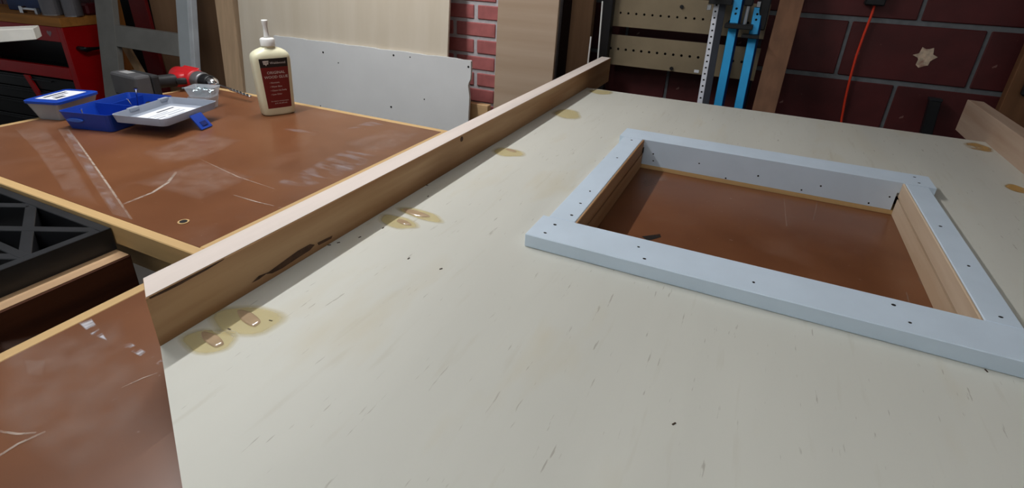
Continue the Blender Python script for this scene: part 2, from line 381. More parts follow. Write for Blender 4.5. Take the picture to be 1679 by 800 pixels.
# ------------------------------------------------------------------ the plywood wall panel (sheet + two studs + battens + glue)
PT = .0488
pn = thing('plywood_wall_panel', 'pale plywood wall panel with glued studs along both long edges and a window opening', 'wood panel', (.03, .8, 0))
cut = lambda x: .254-.5635*(x+.531)
xs = [-.5275, -.2121, .3161, .5985]; HY0, HY1, YF = .7225, 1.2245, 1.776
b = BM(); V = {}
def v(x, y):
    k = (round(x,4), round(y,4))
    if k not in V: V[k] = b.verts.new((x, y, PT))
    return V[k]
for x0, x1 in zip(xs, xs[1:]):
    if x0 == -.2121:
        b.faces.new([v(x0,cut(x0)), v(x1,cut(x1)), v(x1,HY0), v(x0,HY0)]); b.faces.new([v(x0,HY1), v(x1,HY1), v(x1,YF), v(x0,YF)])
    else:
        pts = [(x0,cut(x0)), (x1,cut(x1))]
        pts += ([(x1,HY0),(x1,HY1),(x1,YF),(x0,YF)] if x1 == -.2121 else [(x1,YF),(x0,YF),(x0,HY1),(x0,HY0)])
        b.faces.new([v(*p) for p in pts])
g = bmesh.ops.extrude_face_region(b, geom=b.faces[:]); bmesh.ops.translate(b, verts=[e for e in g['geom'] if isinstance(e, bmesh.types.BMVert)], vec=(0,0,-.0095))
obj('plywood_sheet', b, PLY, pn)
# left stud: mitred at its near end
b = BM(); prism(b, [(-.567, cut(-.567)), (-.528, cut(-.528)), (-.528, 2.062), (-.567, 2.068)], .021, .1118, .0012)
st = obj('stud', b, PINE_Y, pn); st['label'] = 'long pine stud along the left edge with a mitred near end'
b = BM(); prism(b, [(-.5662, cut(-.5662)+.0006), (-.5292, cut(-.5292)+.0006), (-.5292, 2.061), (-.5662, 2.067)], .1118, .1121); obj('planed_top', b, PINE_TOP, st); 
def knot(x, y, z, r, ax, parent, nm='knot'):
    bb = BM(); tube(bb, (x, y, z), tuple(Vector((x, y, z)) + Vector(ax)*.0012), r, r*.8, n=12); return obj(nm, bb, mat('wood_knot', (74,44,26), .7, var=.25, scale=120), parent)
q = [p for p in [ray(757,228)]][0]; t_ = -.528/q.x; kn = q*t_
knot(-.5283, kn.y, min(kn.z+CAMZ, .105), .006, (1,0,0), pn)
# dark gouges and a split along the stud's inner face
def on_face(px, py):
    d = ray(px, py); d = d*(-.528/d.x); return d.y, d.z+CAMZ
GOUGE = mat('gouge_dark', (80,55,38), .8, var=.35, scale=80)
for poly in ([(412,464),(424,452),(440,446),(452,437),(470,424),(488,411),(508,400),(516,401),(508,410),(486,424),(462,440),(446,448),(436,449),(424,458)],
             [(243,487),(262,477),(285,465),(310,452),(340,436),(368,421),(366,426),(338,443),(312,457),(296,466),(272,478),(246,490)],
             [(520,398),(532,392),(545,386),(543,391),(530,398),(522,402)]):
    bb = BM(); vs = [bb.verts.new((-.5276, y, min(.1112, max(.0492, z)))) for y, z in (on_face(*p) for p in poly)]
    bb.faces.new(vs); bmesh.ops.triangulate(bb, faces=bb.faces[:]); obj('gouge', bb, GOUGE, pn)
# right stud
b = BM(); prism(b, [(.599, cut(.599)), (.637, cut(.637)), (.637, 2.02), (.599, 2.03)], .018, .113, .0012)
st2 = obj('stud', b, PINE_PALE, pn); st2['label'] = 'pale pine stud along the right edge overhanging the far edge'
# battens under the sheet
for (x0, x1, y0, y1, mm) in ((-.246, -.208, .70, 1.24, PINE_Y), (.3127, .347, .70, 1.2172, RAWEDGE), (-.2079, .3089, .685, .7225, PINE_Y)):
    b = BM(); box(b, x0, x1, y0, y1, .0005, .0352); obj('batten', b, mm, pn)
b = BM(); box(b, -.2079, .347, 1.2174, 1.26, .0005, .010); obj('batten', b, EDGE_X, pn)
for (x0, x1, y0, y1) in ((-.52, .59, 1.60, 1.64), (-.30, .35, .30, .34)):
    b = BM(); box(b, x0, x1, y0, y1, .0005, .0385); obj('batten', b, EDGE_X, pn)
# glue: squeezed-out stains, wet pools
def blob(cx, cy_, rx, ry, n=22, seed=0, rot=0):
    rd = random.Random(seed); o = []
    ph = [rd.uniform(0, 6.28) for _ in range(3)]
    for i in range(n):
        a = 2*math.pi*i/n; k = 1+.06*math.sin(2*a+ph[0])+.06*math.sin(3*a+ph[1])+.04*math.sin(5*a+ph[2])
        x, y = rx*k*math.cos(a), ry*k*math.sin(a); o.append((cx+x*math.cos(rot)-y*math.sin(rot), cy_+x*math.sin(rot)+y*math.cos(rot)))
    return o
def pool(cx, cy_, rx, ry, h, seed, rot=0):
    bb = BM(); o = blob(cx, cy_, rx, ry, 28, seed, rot); z = PT+.0008; prev = None
    for k, zz in ((1,0),(.93,.6),(.75,1),(.4,.8)):
        r = [bb.verts.new((cx+(x-cx)*k, cy_+(y-cy_)*k, z+h*zz)) for x, y in o]
        if prev: [bb.faces.new((prev[i], prev[(i+1)%28], r[(i+1)%28], r[i])) for i in range(28)]
        prev = r
    bb.faces.new(prev); return obj('glue_pool', bb, GLUE, pn, smooth=True)
for i, (px, py, rx, ry, rot) in enumerate(((342,559,.031,.017,.15),(404,525,.040,.025,.2),(652,364,.036,.017,-.15),(690,352,.042,.014,-.1),(833,250,.034,.026,0),(930,187,.038,.045,.4),(985,151,.040,.03,0))):
    p = PZ(px, py, PT); decal('glue_stain', blob(p.x, p.y, rx*1.2, ry*1.28, seed=i, rot=rot), PT+.0005, GLUEF, pn)
for i, (px, py, rx, ry, rot) in enumerate(((348,557,.020,.0065,-.2),(408,522,.021,.008,-.25),(662,365,.016,.006,-.25),(682,350,.028,.008,-.1),(838,247,.016,.006,-.2))):
    p = PZ(px, py, PT); pool(p.x, p.y, rx, ry, .0012, i+20, rot)
for (px, py, rx, ry) in ((1610,242,.030,.045),(1668,310,.022,.03)):
    p = PZ(px, py, PT); decal('glue_stain', blob(min(p.x, .565), p.y, rx, ry, seed=px), PT+.0005, mat('x', (0,0,0)) if 0 else smear_mat('glue_stain_orange', (196,150,70), 30, (1,1,1), .2, .5, .3, .85), pn)
# splinters and dust specks on the sheet
speckm = mat('wood_speck', (66,52,40), .8, var=.2)
for (px, py) in ((670,424),(723,441),(540,402),(555,398),(612,352),(700,304),(702,322),(590,389),(376,540),(1105,695),(1617,608),(628,374),(444,526)):
    p = PZ(px, py, PT); bb = BM(); a = random.uniform(0, 3); dx, dy = .0022*math.cos(a), .0022*math.sin(a)
    box(bb, -.0022, .0022, -.0007, .0007, PT, PT+.0008); bmesh.ops.rotate(bb, verts=bb.verts[:], matrix=Matrix.Rotation(a, 3, 'Z')); bmesh.ops.translate(bb, verts=bb.verts[:], vec=(p.x, p.y, 0)); obj('splinter', bb, speckm, pn)

# ------------------------------------------------------------------ white window frame lying on the panel
FT = .0710
wf = thing('window_frame', 'white painted wooden window frame lying around the opening in the plywood', 'window frame', (.05, .97, PT))
def fr(name, x0, x1, y0, y1, mm=WHITE, z0=PT+.0002, z1=FT):
    bb = BM(); box(bb, x0, x1, y0, y1, z0, z1, .0012); return obj(name, bb, mm, wf)
nr = fr('near_rail', -.267, .362, .6485, .7221)
bb = BM(); box(bb, -.268, .3685, 1.2174, 1.290, PT+.0002, FT); box(bb, -.2075, .3085, 1.2174, 1.2240, .0104, PT+.0002); frl = obj('far_rail', bb, WHITE, wf)
ls = fr('left_stile', -.257, -.2122, .7226, 1.2170); rs = fr('right_stile', .3162, .3555, .7226, 1.2170)
fr('inner_edge', -.2120, -.208, .7226, 1.2171, PINE_Y, .0392, FT-.0004)
fr('inner_edge', .312, .3160, .7226, 1.2171, RAWEDGE, .0392, FT-.0004)
nm_ = BM(); tube(nm_, (0,0,0), (0,0,.0006), .0021, n=8); nme = bpy.data.meshes.new('nail_hole'); nm_.to_mesh(nme); nm_.free(); nme.materials.append(DARK)
def nail(par, loc, rx=0):
    o = inst('nail_hole', nme, par, Vector(loc) - Vector((wf.location.x, wf.location.y, wf.location.z-ZB))); o.rotation_euler = (rx, 0, 0); o.scale = (random.uniform(.8,1.3), random.uniform(.7,1.1), 1)
for (u, w_) in ((130,332),(100,357),(385,400),(403,436),(736,508),(1163,577),(1213,631),(181,303),(208,267),(237,230),(320,128),(364,74),(1241,205),(1227,187),(1306,337),(1392,458),(1490,614)):
    p = PZ(840+u*.5375, 190+w_*.5375, FT); par = nr if p.y < .7225 else frl if p.y > 1.217 else ls if p.x < 0 else rs
    nail(par, (p.x, p.y, FT))
for (u, w_) in ((430,116),(430,137),(570,145),(651,190),(750,183),(941,214),(882,226),(1151,247),(1087,266)):
    p = PY(840+u*.5375, 190+w_*.5375, 1.2172); nail(frl, (p.x, 1.2174, p.z), math.pi/2)
for (u, w_) in ((493,392),):
    bb = BM(); p = PY(980+u*.15, 190+w_*.15, 1.213); box(bb, -.2069, -.2058, 1.206, 1.2155, .040, .0535); obj('slot', bb, DARK, wf)

# ------------------------------------------------------------------ side stand with the black grate, left gap between the benches
sd = thing('side_stand', 'dark brown timber stand carrying the black grate between the two benches', 'stand', (-1.2, .1, -ZB))
b = BM(); box(b, -.995, -.930, -.45, .443, -.140, -.0505, .002); rl = obj('rail', b, BROWN_Y, sd)
b = BM(); box(b, -.993, -.932, -.448, .441, -.0505, -.0495); obj('rail_top_face', b, BEAM_TOP, sd)
b = BM(); box(b, -1.62, -1.555, -.45, .443, -.140, -.0495, .002); obj('rail', b, BROWN_Y, sd)
for x in (-.995, -1.62):
    for y in (-.42, .36):
        b = BM(); box(b, x, x+.065, y, y+.065, -ZB, -.140, .002); obj('leg', b, BROWN_Y, sd)
b = BM(); box(b, -1.555, -.995, .30, .338, -.139, -.09); obj('cross_rail', b, BROWN_Y, sd)
gt = thing('plastic_grate', 'black plastic lattice grate set against the edging of the far bench', 'grate', (-1.28, .0, -.0495))
GX0, GX1, GY0, GY1, GZ0, GZ1 = -1.60, -.967, -.40, .4425, -.049, -.006
def rib(p, q, w_, z0=GZ0, z1=GZ1, nm='rib'):
    p = Vector((*p, 0)); q = Vector((*q, 0)); d = (q-p).normalized(); nrm = Vector((-d.y, d.x, 0))*w_/2
    bb = BM(); prism(bb, [tuple((p+nrm)[:2]), tuple((p-nrm)[:2]), tuple((q-nrm)[:2]), tuple((q+nrm)[:2])], z0, z1, .001)
    return obj(nm, bb, BLACKP, gt)
for p, q in (((GX0,GY1-.008),(GX1,GY1-.008)), ((GX0,GY0+.008),(GX1,GY0+.008))): rib(p, q, .016, nm='outer_rim')
for p, q in (((GX0+.008,GY0+.016),(GX0+.008,GY1-.016)), ((GX1-.008,GY0+.016),(GX1-.008,GY1-.016))): rib(p, q, .016, nm='outer_rim')
cw, ch = .198, .103
x_r = GX1-.016; 
for j in range(8):
    y1 = GY1-.016-j*ch; y0 = y1-ch
    if j: rib((GX0+.016, y1), (x_r, y1), .014)
    for i in range(3):
        xa = x_r-i*cw; xb = xa-cw
        rib((xa, y1), (xb, y0), .017, GZ0, GZ1-.0005-.0003*i); rib((xb, y1), (xa, y0), .017, GZ0, GZ1-.0008-.0003*i)
        if i < 2: pass

# ------------------------------------------------------------------ glue bottle
bt = thing('glue_bottle', 'cream wood glue bottle with red and black label on the rear bench', 'bottle', (-1.278, 1.103, .0008), math.radians(65))
CREAM = mat('cream_bottle', (232,228,196), .32, var=.03, scale=10, spec=.5)
NOZ = mat('white_nozzle', (236,236,232), .35, var=.02)
def bw_(z): return .046+.0065*min(1, z/.15)
rings = []
for z, k in ((0,.90),(.002,.96),(.006,1),(.05,1),(.10,1),(.155,1),(.166,.985),(.1745,.93),(.181,.82),(.186,.66),(.190,.47),(.1925,.36),(.198,.34)):
    hx = bw_(z)*k; hy = .029*(k if k > .5 else k*1.05); pp = 4.2 if k > .9 else 2+2*(k-.3)
    hx2 = hx if k > .4 else .0165; hy2 = hy if k > .4 else .0165
    rings.append(ring(hx2, hy2, max(2, pp), z))
b = BM(); loft(b, rings); obj('body', b, CREAM, bt, world=False, smooth=True)
b = BM(); loft(b, [ring(.0195,.0195,2,z) for z in (.195,.197,.213)] + [ring(.017,.017,2,.216), ring(.009,.009,2,.2175)]); obj('cap_collar', b, NOZ, bt, world=False, smooth=True)
b = BM(); loft(b, [ring(r,r,2,z,20) for z, r in ((.2165,.009),(.222,.0075),(.248,.0062),(.253,.0075),(.262,.0085),(.265,.008))]); obj('nozzle', b, NOZ, bt, world=False, smooth=True)
LBL = mat('label_red', (112,26,26), .4, var=.05, scale=6); LBLK = mat('label_black', (26,22,24), .4, var=.05); LTXT = mat('label_print', (214,206,200), .5, var=.02)
def lab(z0, z1, mm, name, hx=.036, off=.0006, n=8):
    bb = BM(); y = -.0296-off; 
    def prof(x, z):
        h = bw_(z); return -.0290*(max(0, 1-abs(x/h)**4.2))**(1/4.2)-off
    cols = [-hx+2*hx*i/n for i in range(n+1)]; zs = [z0+(z1-z0)*j/4 for j in range(5)]
    G = [[bb.verts.new((x*(1+.10*(z-.09)/.09), prof(x*(1+.10*(z-.09)/.09), z), z)) for x in cols] for z in zs]
    for A, B in zip(G, G[1:]):
        for i in range(n): bb.faces.new((A[i], A[i+1], B[i+1], B[i]))
    return obj(name, bb, mm, bt, world=False)
lb = lab(.022, .1395, LBL, 'label'); lk = lab(.1396, .164, LBLK, 'label_band')
def put(body, size, x, z, align='LEFT', mm=LTXT, par=lb, y=-.0299):
    lettering(body, size, mm, par, Matrix.Translation((x, y, z)) @ Matrix.Rotation(math.pi/2, 4, 'X'), align)
put('Weldwood', .0094, -.011, .1485, par=lk)
put('ORIGINAL', .0108, .002, .121, 'CENTER'); put('WOOD GLUE', .0106, .001, .1085, 'CENTER')
for i, w_ in enumerate(('Nontoxic', 'Water Base', 'Cleans Up Easily', 'Low Odor')):
    put('\u2022 '+w_, .0062, -.020, .094-i*.0112)
put('For interior wood projects', .0045, .002, .041, 'CENTER'); put('16 FL OZ (473 mL)', .0045, .004, .034, 'CENTER')
bb = BM(); prism(bb, [(-.030,.1585),(-.014,.1585),(-.0155,.1485),(-.0195,.1485),(-.022,.144),(-.0245,.1485),(-.0285,.1485)], 0, .0003)
bmesh.ops.rotate(bb, verts=bb.verts[:], matrix=Matrix.Rotation(math.pi/2, 3, 'X')); bmesh.ops.translate(bb, verts=bb.verts[:], vec=(0,-.0299,0))
obj('emblem', bb, LTXT, lk, world=False); put('DAP', .0062, -.022, .1513, 'CENTER', LBLK, lk, -.0304)

# ------------------------------------------------------------------ open blue case with clear lid
def shell(bm, x0, x1, y0, y1, z0, z1, flare, th, r=.012):
    cx, cyy = (x0+x1)/2, (y0+y1)/2; hx, hy = (x1-x0)/2, (y1-y0)/2
    o0 = rrect(hx-flare, hy-flare, r, z0, 5, cx, cyy); o1 = rrect(hx, hy, r, z1, 5, cx, cyy)
    i1 = rrect(hx-th, hy-th, max(.002, r-th), z1, 5, cx, cyy); i0 = rrect(hx-flare-th, hy-flare-th, max(.002, r-th), z0+th, 5, cx, cyy)
    return loft(bm, [o0, o1, i1, i0])
cs = thing('fastener_case', 'open blue plastic fastener case with its clear lid folded to the right', 'case', (-1.606, .700, .0008), math.radians(15.5))
TW, TD, TH = .150, .222, .047
b = BM(); shell(b, 0, TW, 0, TD, 0, TH, .010, .0022); obj('tray', b, BLUEP, cs, world=False)
b = BM(); box(b, .006, TW-.006, .105, .1075, .002, TH-.003); obj('divider', b, BLUEP, cs, world=False)
b = BM(); box(b, .050, .052, .1075, TD-.006, .002, TH-.004); obj('divider', b, BLUEP, cs, world=False)
b = BM(); loft(b, [[(.045+.024*math.cos(a), .0035-s, .026+.0045*math.sin(a)) for a in [2*math.pi*i/16 for i in range(16)]] for s in (0,.004)]); obj('front_grip', b, mat('blue_plastic_light', (58,104,196), .35, var=.04), cs, world=False)
b = BM(); shell(b, TW+.003, TW+.158, .002, .202, .030, .050, .004, .0018, .014); ld = obj('lid', b, FROST, cs, world=False)
b = BM(); box(b, TW+.030, TW+.132, .026, .172, .0322, .0328); lp = obj('paper_label', b, PAPER, ld, world=False)
for (x0, x1, y0, y1) in ((.045,.051,.10,.16),(.062,.066,.05,.12),(.074,.078,.06,.15),(.088,.094,.05,.08),(.088,.094,.09,.15),(.104,.108,.05,.13)):
    b = BM(); box(b, TW+x0, TW+x1, y0, y1, .0328, .0331); obj('print', b, INK if x0 < .05 else mat('pale_ink', (176,180,190), .8), ld, world=False)
for y in (.06, .165):
    b = BM(); box(b, TW-.003, TW+.008, y, y+.03, TH-.005, TH+.004, .001); obj('hinge', b, FROST, cs, world=False)
b = BM()
hexa(b, [(TW+.1575,.085,.034),(TW+.1575,.127,.034),(TW+.183,.127,.000),(TW+.183,.085,.000),(TW+.1595,.085,.038),(TW+.1595,.127,.038),(TW+.188,.127,.002),(TW+.188,.085,.002)], .0008)
lt2 = obj('latch', b, BLUEP, cs, world=False)
b = BM(); hexa(b, [(TW+0.1726,.096,.0185),(TW+0.1726,.116,.0185),(TW+0.1806,.116,.009),(TW+0.1806,.096,.009),(TW+0.1758,.096,.0195),(TW+0.1758,.116,.0195),(TW+0.1841,.116,.0099),(TW+0.1841,.096,.0099)]); obj('latch_slot', b, mat('blue_plastic_dark', (12,34,104), .4), lt2, world=False)
# screws standing in the tray
def screw(loc, ax, L, label, r=.0022):
    t = thing('screw', label, 'screw', loc, 0, 'loose screws in the open blue case')
    a = Vector(ax).normalized()
    bb = BM(); tube(bb, (0,0,0), a*L, r*.4, r, n=8); obj('shank', bb, CHROME, t, world=False)
    bb = BM(); tube(bb, a*L, a*(L+.003), r*1.1, r*2.6, n=10); obj('head', bb, CHROME, t, world=False)
cr_, sr_ = math.cos(math.radians(15.5)), math.sin(math.radians(15.5))
def cl(x, y, z): return (-1.606+cr_*x-sr_*y, .700+sr_*x+cr_*y, z+.0008)
screw(cl(.110,.150,.030), (-.25,-.1,-.2), .018, 'round-headed screw lying in the right compartment of the open blue case', .003)
screw(cl(.100,.140,.003), (.12,.05,1), .078, 'long bright screw standing upright in the open blue case')
screw(cl(.055,.020,.003), (-.3,.1,1), .046, 'short screw leaning near the front grip of the open blue case', .0018)
screw(cl(.122,.165,.003), (.1,-.2,1), .036, 'short screw beside the long upright one in the open blue case', .0026)
screw(cl(.075,.160,.003), (-.3,-.2,1), .045, 'thin screw leaning left behind the tray divider of the open blue case', .0016)

# ------------------------------------------------------------------ closed clear box with blue lid
cb = thing('parts_box', 'closed clear plastic box with blue lid at the left edge of the rear bench', 'box', (-1.758, .700, .0008), math.radians(20))
b = BM(); shell(b, 0, .098, 0, .135, 0, .046, .012, .002, .012); obj('body', b, CLEARP, cb, world=False)
b = BM(); loft(b, [rrect(.052,.0705,.014,z,5,.049,.0675) for z in (.0462,.0525)] + [rrect(.048,.0665,.012,.0545,5,.049,.0675)]); ld2 = obj('lid', b, BLUEP, cb, world=False)
b = BM(); box(b, .018, .080, .018, .115, .0546, .0550); obj('paper_label', b, PAPER, ld2, world=False)
for (x0,x1,y0,y1) in ((.028,.036,.03,.10),(.045,.049,.04,.09),(.058,.070,.03,.06)):
    b = BM(); box(b, x0, x1, y0, y1, .0550, .0553); obj('print', b, INK, ld2, world=False)
b = BM(); box(b, .022, .076, .022, .113, .003, .032, .004); obj('contents', b, mat('dark_screws', (78,72,76), .4, .5, var=.5, scale=160, bump=.6), cb, world=False)

# ------------------------------------------------------------------ small clear box of shiny screws
sb = thing('screw_tub', 'small clear tub of shiny screws beside the drill chuck', 'box', (-1.500, 1.030, .0008), math.radians(22))
b = BM(); shell(b, -.036, .036, -.026, .026, 0, .034, .006, .0018, .006); obj('body', b, CLEARP, sb, world=False)
b = BM(); shell(b, -.041, .041, -.026, .034, .0342, .062, .007, .0018, .006); obj('upper_tray', b, CLEARP, sb, world=False)
b = BM(); box(b, -.024, .024, -.0285, -.0265, .022, .031, .0005); obj('paper_label', b, PAPER, sb, world=False)
b = BM(); box(b, -.018, .018, -.0289, -.0285, .025, .0275); obj('print', b, INK, sb, world=False)
ZINC = mat('zinc_screws', (186,208,214), .22, .8, var=.3, scale=90)
b = BM()
for i in range(46):
    x, y, z = random.uniform(-.030,.030), random.uniform(-.016,.024), random.uniform(.039,.056)
    d = Vector((random.uniform(-1,1), random.uniform(-1,1), random.uniform(-.5,.5))).normalized()*.012
    x = max(-.024, min(.024, x)); y = max(-.012, min(.02, y)); tube(b, (x,y,z), (x+d.x, y+d.y, max(.038, z+d.z*.5)), .0014, .0022, n=6)
o = obj('screws', b, ZINC, sb, world=False); o['kind'] = 'stuff'
b = BM()
for i in range(20):
    x, y, z = random.uniform(-.022,.022), random.uniform(-.014,.014), random.uniform(.005,.018)
    d = Vector((random.uniform(-1,1), random.uniform(-1,1), .1)).normalized()*.008; tube(b, (x,y,z), (x+d.x, y+d.y, z+d.z), .0012, .002, n=6)
o = obj('screws', b, ZINC, sb, world=False); o['kind'] = 'stuff'

# ------------------------------------------------------------------ cordless drill lying on its side
dr = thing('cordless_drill', 'red and black cordless drill lying on its side at the bench corner', 'drill', (-1.735, 1.165, .0012), math.radians(-4))
REDP = mat('red_plastic', (186,28,34), .38, var=.05); RUB = mat('black_rubber', (38,38,40), .6, var=.1, scale=30); GREYB = mat('grey_battery', (78,78,80), .5, var=.12, scale=20)
RX = lambda b: bmesh.ops.rotate(b, verts=b.verts[:], matrix=Matrix.Rotation(math.pi/2, 3, 'Y'))
def along_x(rs):               # rings along the motor axis: (x, ry, rz)
    return [[(x, ry*math.cos(t), .034+rz*math.sin(t)) for t in [2*math.pi*i/24 for i in range(24)]] for x, ry, rz in rs]
b = BM(); loft(b, along_x([(-.085,.022,.022),(-.080,.033,.031),(-.04,.036,.033),(.02,.036,.033),(.03,.033,.031)])); obj('motor_housing', b, REDP, dr, world=False, smooth=True)
b = BM(); loft(b, along_x([(.030,.029,.028),(.036,.031,.030),(.060,.030,.029),(.068,.026,.025)])); obj('gear_collar', b, mat('grey_gearcase', (112,112,114), .35, .5, var=.1), dr, world=False, smooth=True)
b = BM(); loft(b, along_x([(.068,.025,.0245),(.074,.026,.026),(.100,.024,.024),(.104,.021,.021)])); ck = obj('chuck', b, BLACKM, dr, world=False, smooth=True)
b = BM(); loft(b, along_x([(.104,.0195,.0195),(.118,.018,.018),(.124,.012,.012),(.130,.007,.007)])); obj('chuck_jaw', b, CHROME, dr, world=False, smooth=True)
b = BM(); n = 60
rg = []
for i in range(n+1):           # twisted bit, drooping a little to the bench
    s = i/n; x = .128+.170*s; z = .034-.016*s; r = .0032 if s < .42 else .0052
    a0 = 0 if s < .42 else (s-.42)*34
    rg.append([(x, r*math.cos(t+a0)*(1 if s < .42 else (.45+.55*abs(math.cos(t)))), z+r*math.sin(t+a0)*(1 if s < .42 else (.45+.55*abs(math.cos(t))))) for t in [2*math.pi*k/12 for k in range(12)]])
loft(b, rg); obj('drill_bit', b, CHROME, dr, world=False, smooth=True)
def slab_y(rs):                # rings along the handle: (y, x centre, half x, half z)
    return [[(xc+hx*math.copysign(abs(math.cos(t))**.7, math.cos(t)), y, .034+hz*math.copysign(abs(math.sin(t))**.7, math.sin(t))) for t in [2*math.pi*i/20 for i in range(20)]] for y, xc, hx, hz in rs]
b = BM(); loft(b, slab_y([(-.015,-.015,.030,.024),(-.035,-.018,.026,.022),(-.060,-.024,.022,.020),(-.100,-.034,.022,.020),(-.118,-.040,.030,.026)])); obj('handle', b, RUB, dr, world=False, smooth=True)
b = BM(); loft(b, slab_y([(-.012,-.012,.034,.0265),(-.034,-.016,.029,.0245),(-.050,-.020,.025,.0225)])); obj('grip_frame', b, REDP, dr, world=False, smooth=True)
b = BM(); loft(b, slab_y([(-.026,.020,.009,.010),(-.040,.014,.010,.011),(-.056,.006,.006,.010)])); obj('trigger', b, RUB, dr, world=False, smooth=True)
b = BM(); hexa(b, [(-.062,-.012,.052),(.022,-.012,.052),(.022,.02,.066),(-.062,.02,.066),(-.062,-.012,.056),(.022,-.012,.056),(.022,.02,.069),(-.062,.02,.069)], .001); obj('side_plate', b, REDP, dr, world=False)
b = BM(); box(b, -.105, .030, -.145, -.118, .0, .070, .008, 2); obj('battery_shoe', b, RUB, dr, world=False)
b = BM(); box(b, -.108, .033, -.195, -.1455, .001, .074, .008, 2); bt2 = obj('battery', b, GREYB, dr, world=False)
b = BM(); box(b, -.08, -.03, -.18, -.155, .074, .0745); obj('battery_label', b, mat('battery_print', (150,150,150), .5), bt2, world=False)

# ------------------------------------------------------------------ sheets and timber leaning behind the rear bench
bsx0, bsx1 = -2.344, -1.157
SHEET = wood('birch_sheet', (214,203,185), 'z', .05, .6, scale=12, rgb2=(206,194,174))
solo('plywood_sheet', lean_board(bsx0, bsx1, 1.865, .10, -ZB, 1.15, .012), SHEET, 'tall cream plywood sheet leaning behind the white board and glue bottle', 'wood sheet')
# white board with a chipped right edge
wl = thing('white_board', 'white drywall board leaning in front of the cream plywood sheet', 'board', (-1.5, 1.77, -ZB))
top = lambda x: .090+.004*math.sin(x*9)
poly = [(-2.109,-ZB),(-1.036,-ZB),(-1.038,-.07),(-1.043,-.045),(-1.047,-.025),(-1.044,-.012),(-1.038,.0),(-1.037,.03),(-1.040,.0705)] + [(x, .0737+.0012*math.sin(x*31)+.0008*math.sin(x*77)) for x in [-1.045-.0343*i for i in range(32)]]
b = BM(); prism(b, poly, 0, .012)
for vv in b.verts:
    x, z, d = vv.co.x, vv.co.y, vv.co.z; vv.co = (x, 1.8645+.10*z-d, z)
obj('board_face', b, mat('drywall_white', (214,215,215), .7, var=.025, scale=6), wl)
for (px, py) in ((529,86),(644,91),(671,94),(767,110),(531,172),(645,174),(698,162),(555,103)):
    p = PY(px, py, 1.852); b = BM(); yy = 1.8525+.10*p.z-.0012
    tube(b, (p.x, yy, p.z), (p.x, yy+.002, p.z), .0045 if px in (529,644,645,767) else .0028, n=8); obj('nail_hole', b, DARK, wl)
solo('plywood_offcut', lean_board(-.975, -.722, 1.945, .045, -ZB, 1.05, .016, .0), wood('maple_sheet', (186,165,144), 'x', .08, .6, scale=14, rgb2=(172,149,126)), 'tan plywood offcut standing upright just right of the brick pilaster', 'wood sheet')
solo('shade_strip', lean_board(-.798, -.742, 2.20, .06, -ZB, 1.1, .03), wood('gap_shade', (54,36,28), 'z', .2), 'dark strip standing in for shade in the gap right of the tan plywood offcut', 'plank')  # dark board fills the gap; its colour stands in for the shade there
solo('timber_stud', lean_board(-.738, -.648, 2.14, .05, -ZB, 1.2, .038), wood('brown_stud', (150,116,88), 'z', .15), 'brown timber stud standing between the dark shade strip and the metal rack', 'plank')  # brown is the timber's own tone
solo('ledge_board', box(BM(), -1.10, -.955, 1.80, 1.93, -.20, -.115, .002), EDGE_X, 'small pale board at the foot of the brick pilaster', 'board') if 0 else None
pb = thing('pale_plank', 'pale plank end showing below the bricks beside the white board', 'plank', (-1.04, 1.90, -ZB))
obj('plank_face', box(BM(), -1.20, -.979, 1.895, 1.925, -ZB, -.108, .002), wood('pale_plank_x', (206,170,126), 'x', .12), pb)
for nm, (qa, qb), yy, lb_ in (('trim_rod', ((988,2),(985,39)), 2.10, 'short thin white trim strip standing higher, left of the metal rack post'), ('trim_rod', ((969,60),(963,112)), 2.08, 'thin white trim strip beside the brown timber stud')):
    A = PY(*qa, yy); B_ = PY(*qb, yy); b = BM(); tube(b, A, B_ + (B_-A)*(20 if 0 else max(0, (B_.z+ZB)/(A.z-B_.z))), .0032, n=8)
    solo(nm, b, NOZ, lb_, 'trim', 'white trim strips')

# ------------------------------------------------------------------ metal rack on the wall
rk = thing('metal_rack', 'tan perforated steel rack with dark upright post on the red wall', 'rack', (-.35, 2.24, -ZB))
b = BM(); box(b, -.612, -.572, 2.16, 2.20, -ZB, .95, .002); obj('post', b, BLACKM, rk)
b = BM(); box(b, -.05, -.01, 2.217, 2.25, -ZB, .95, .002); obj('post', b, BLACKM, rk)
def perforated(x0, x1, z0, z1, zh, hx0, pitch, r, y, th):
    bb = BM(); n = 12; N_ = int((x1-hx0-pitch/2)/pitch)
    h = pitch/2
    def sq(a): 
        c, s = math.cos(a), math.sin(a); k = h/max(abs(c), abs(s)); return (k*c, k*s)
    for i in range(N_):
        cx = hx0+i*pitch
        for d, flip in ((0, 1), (th, 0)):
            inn = [bb.verts.new((cx+r*math.cos(2*math.pi*k/n+math.pi/4), y+d, zh+r*math.sin(2*math.pi*k/n+math.pi/4))) for k in range(n)]
            out = [bb.verts.new((cx+sq(2*math.pi*k/n+math.pi/4)[0], y+d, zh+sq(2*math.pi*k/n+math.pi/4)[1])) for k in range(n)]
            for k in range(n): bb.faces.new((inn[k], inn[(k+1)%n], out[(k+1)%n], out[k]))
            if d == 0: first = inn
        for k in range(n): bb.faces.new((first[k], first[(k+1)%n], inn[(k+1)%n], inn[k]))
    xe = hx0+(N_-.5)*pitch; xs_ = hx0-h
    for (a, c, e, f) in ((x0, x1, z0, zh-h), (x0, x1, zh+h, z1), (x0, xs_, zh-h, zh+h), (xe, x1, zh-h, zh+h)):
        box(bb, a, c, y, y+th, e, f)
    return bb
obj('perforated_bar', perforated(-.585, -.006, .064, .183, .128, -.570, .0318, .0052, 2.200, .003), TANM, rk)
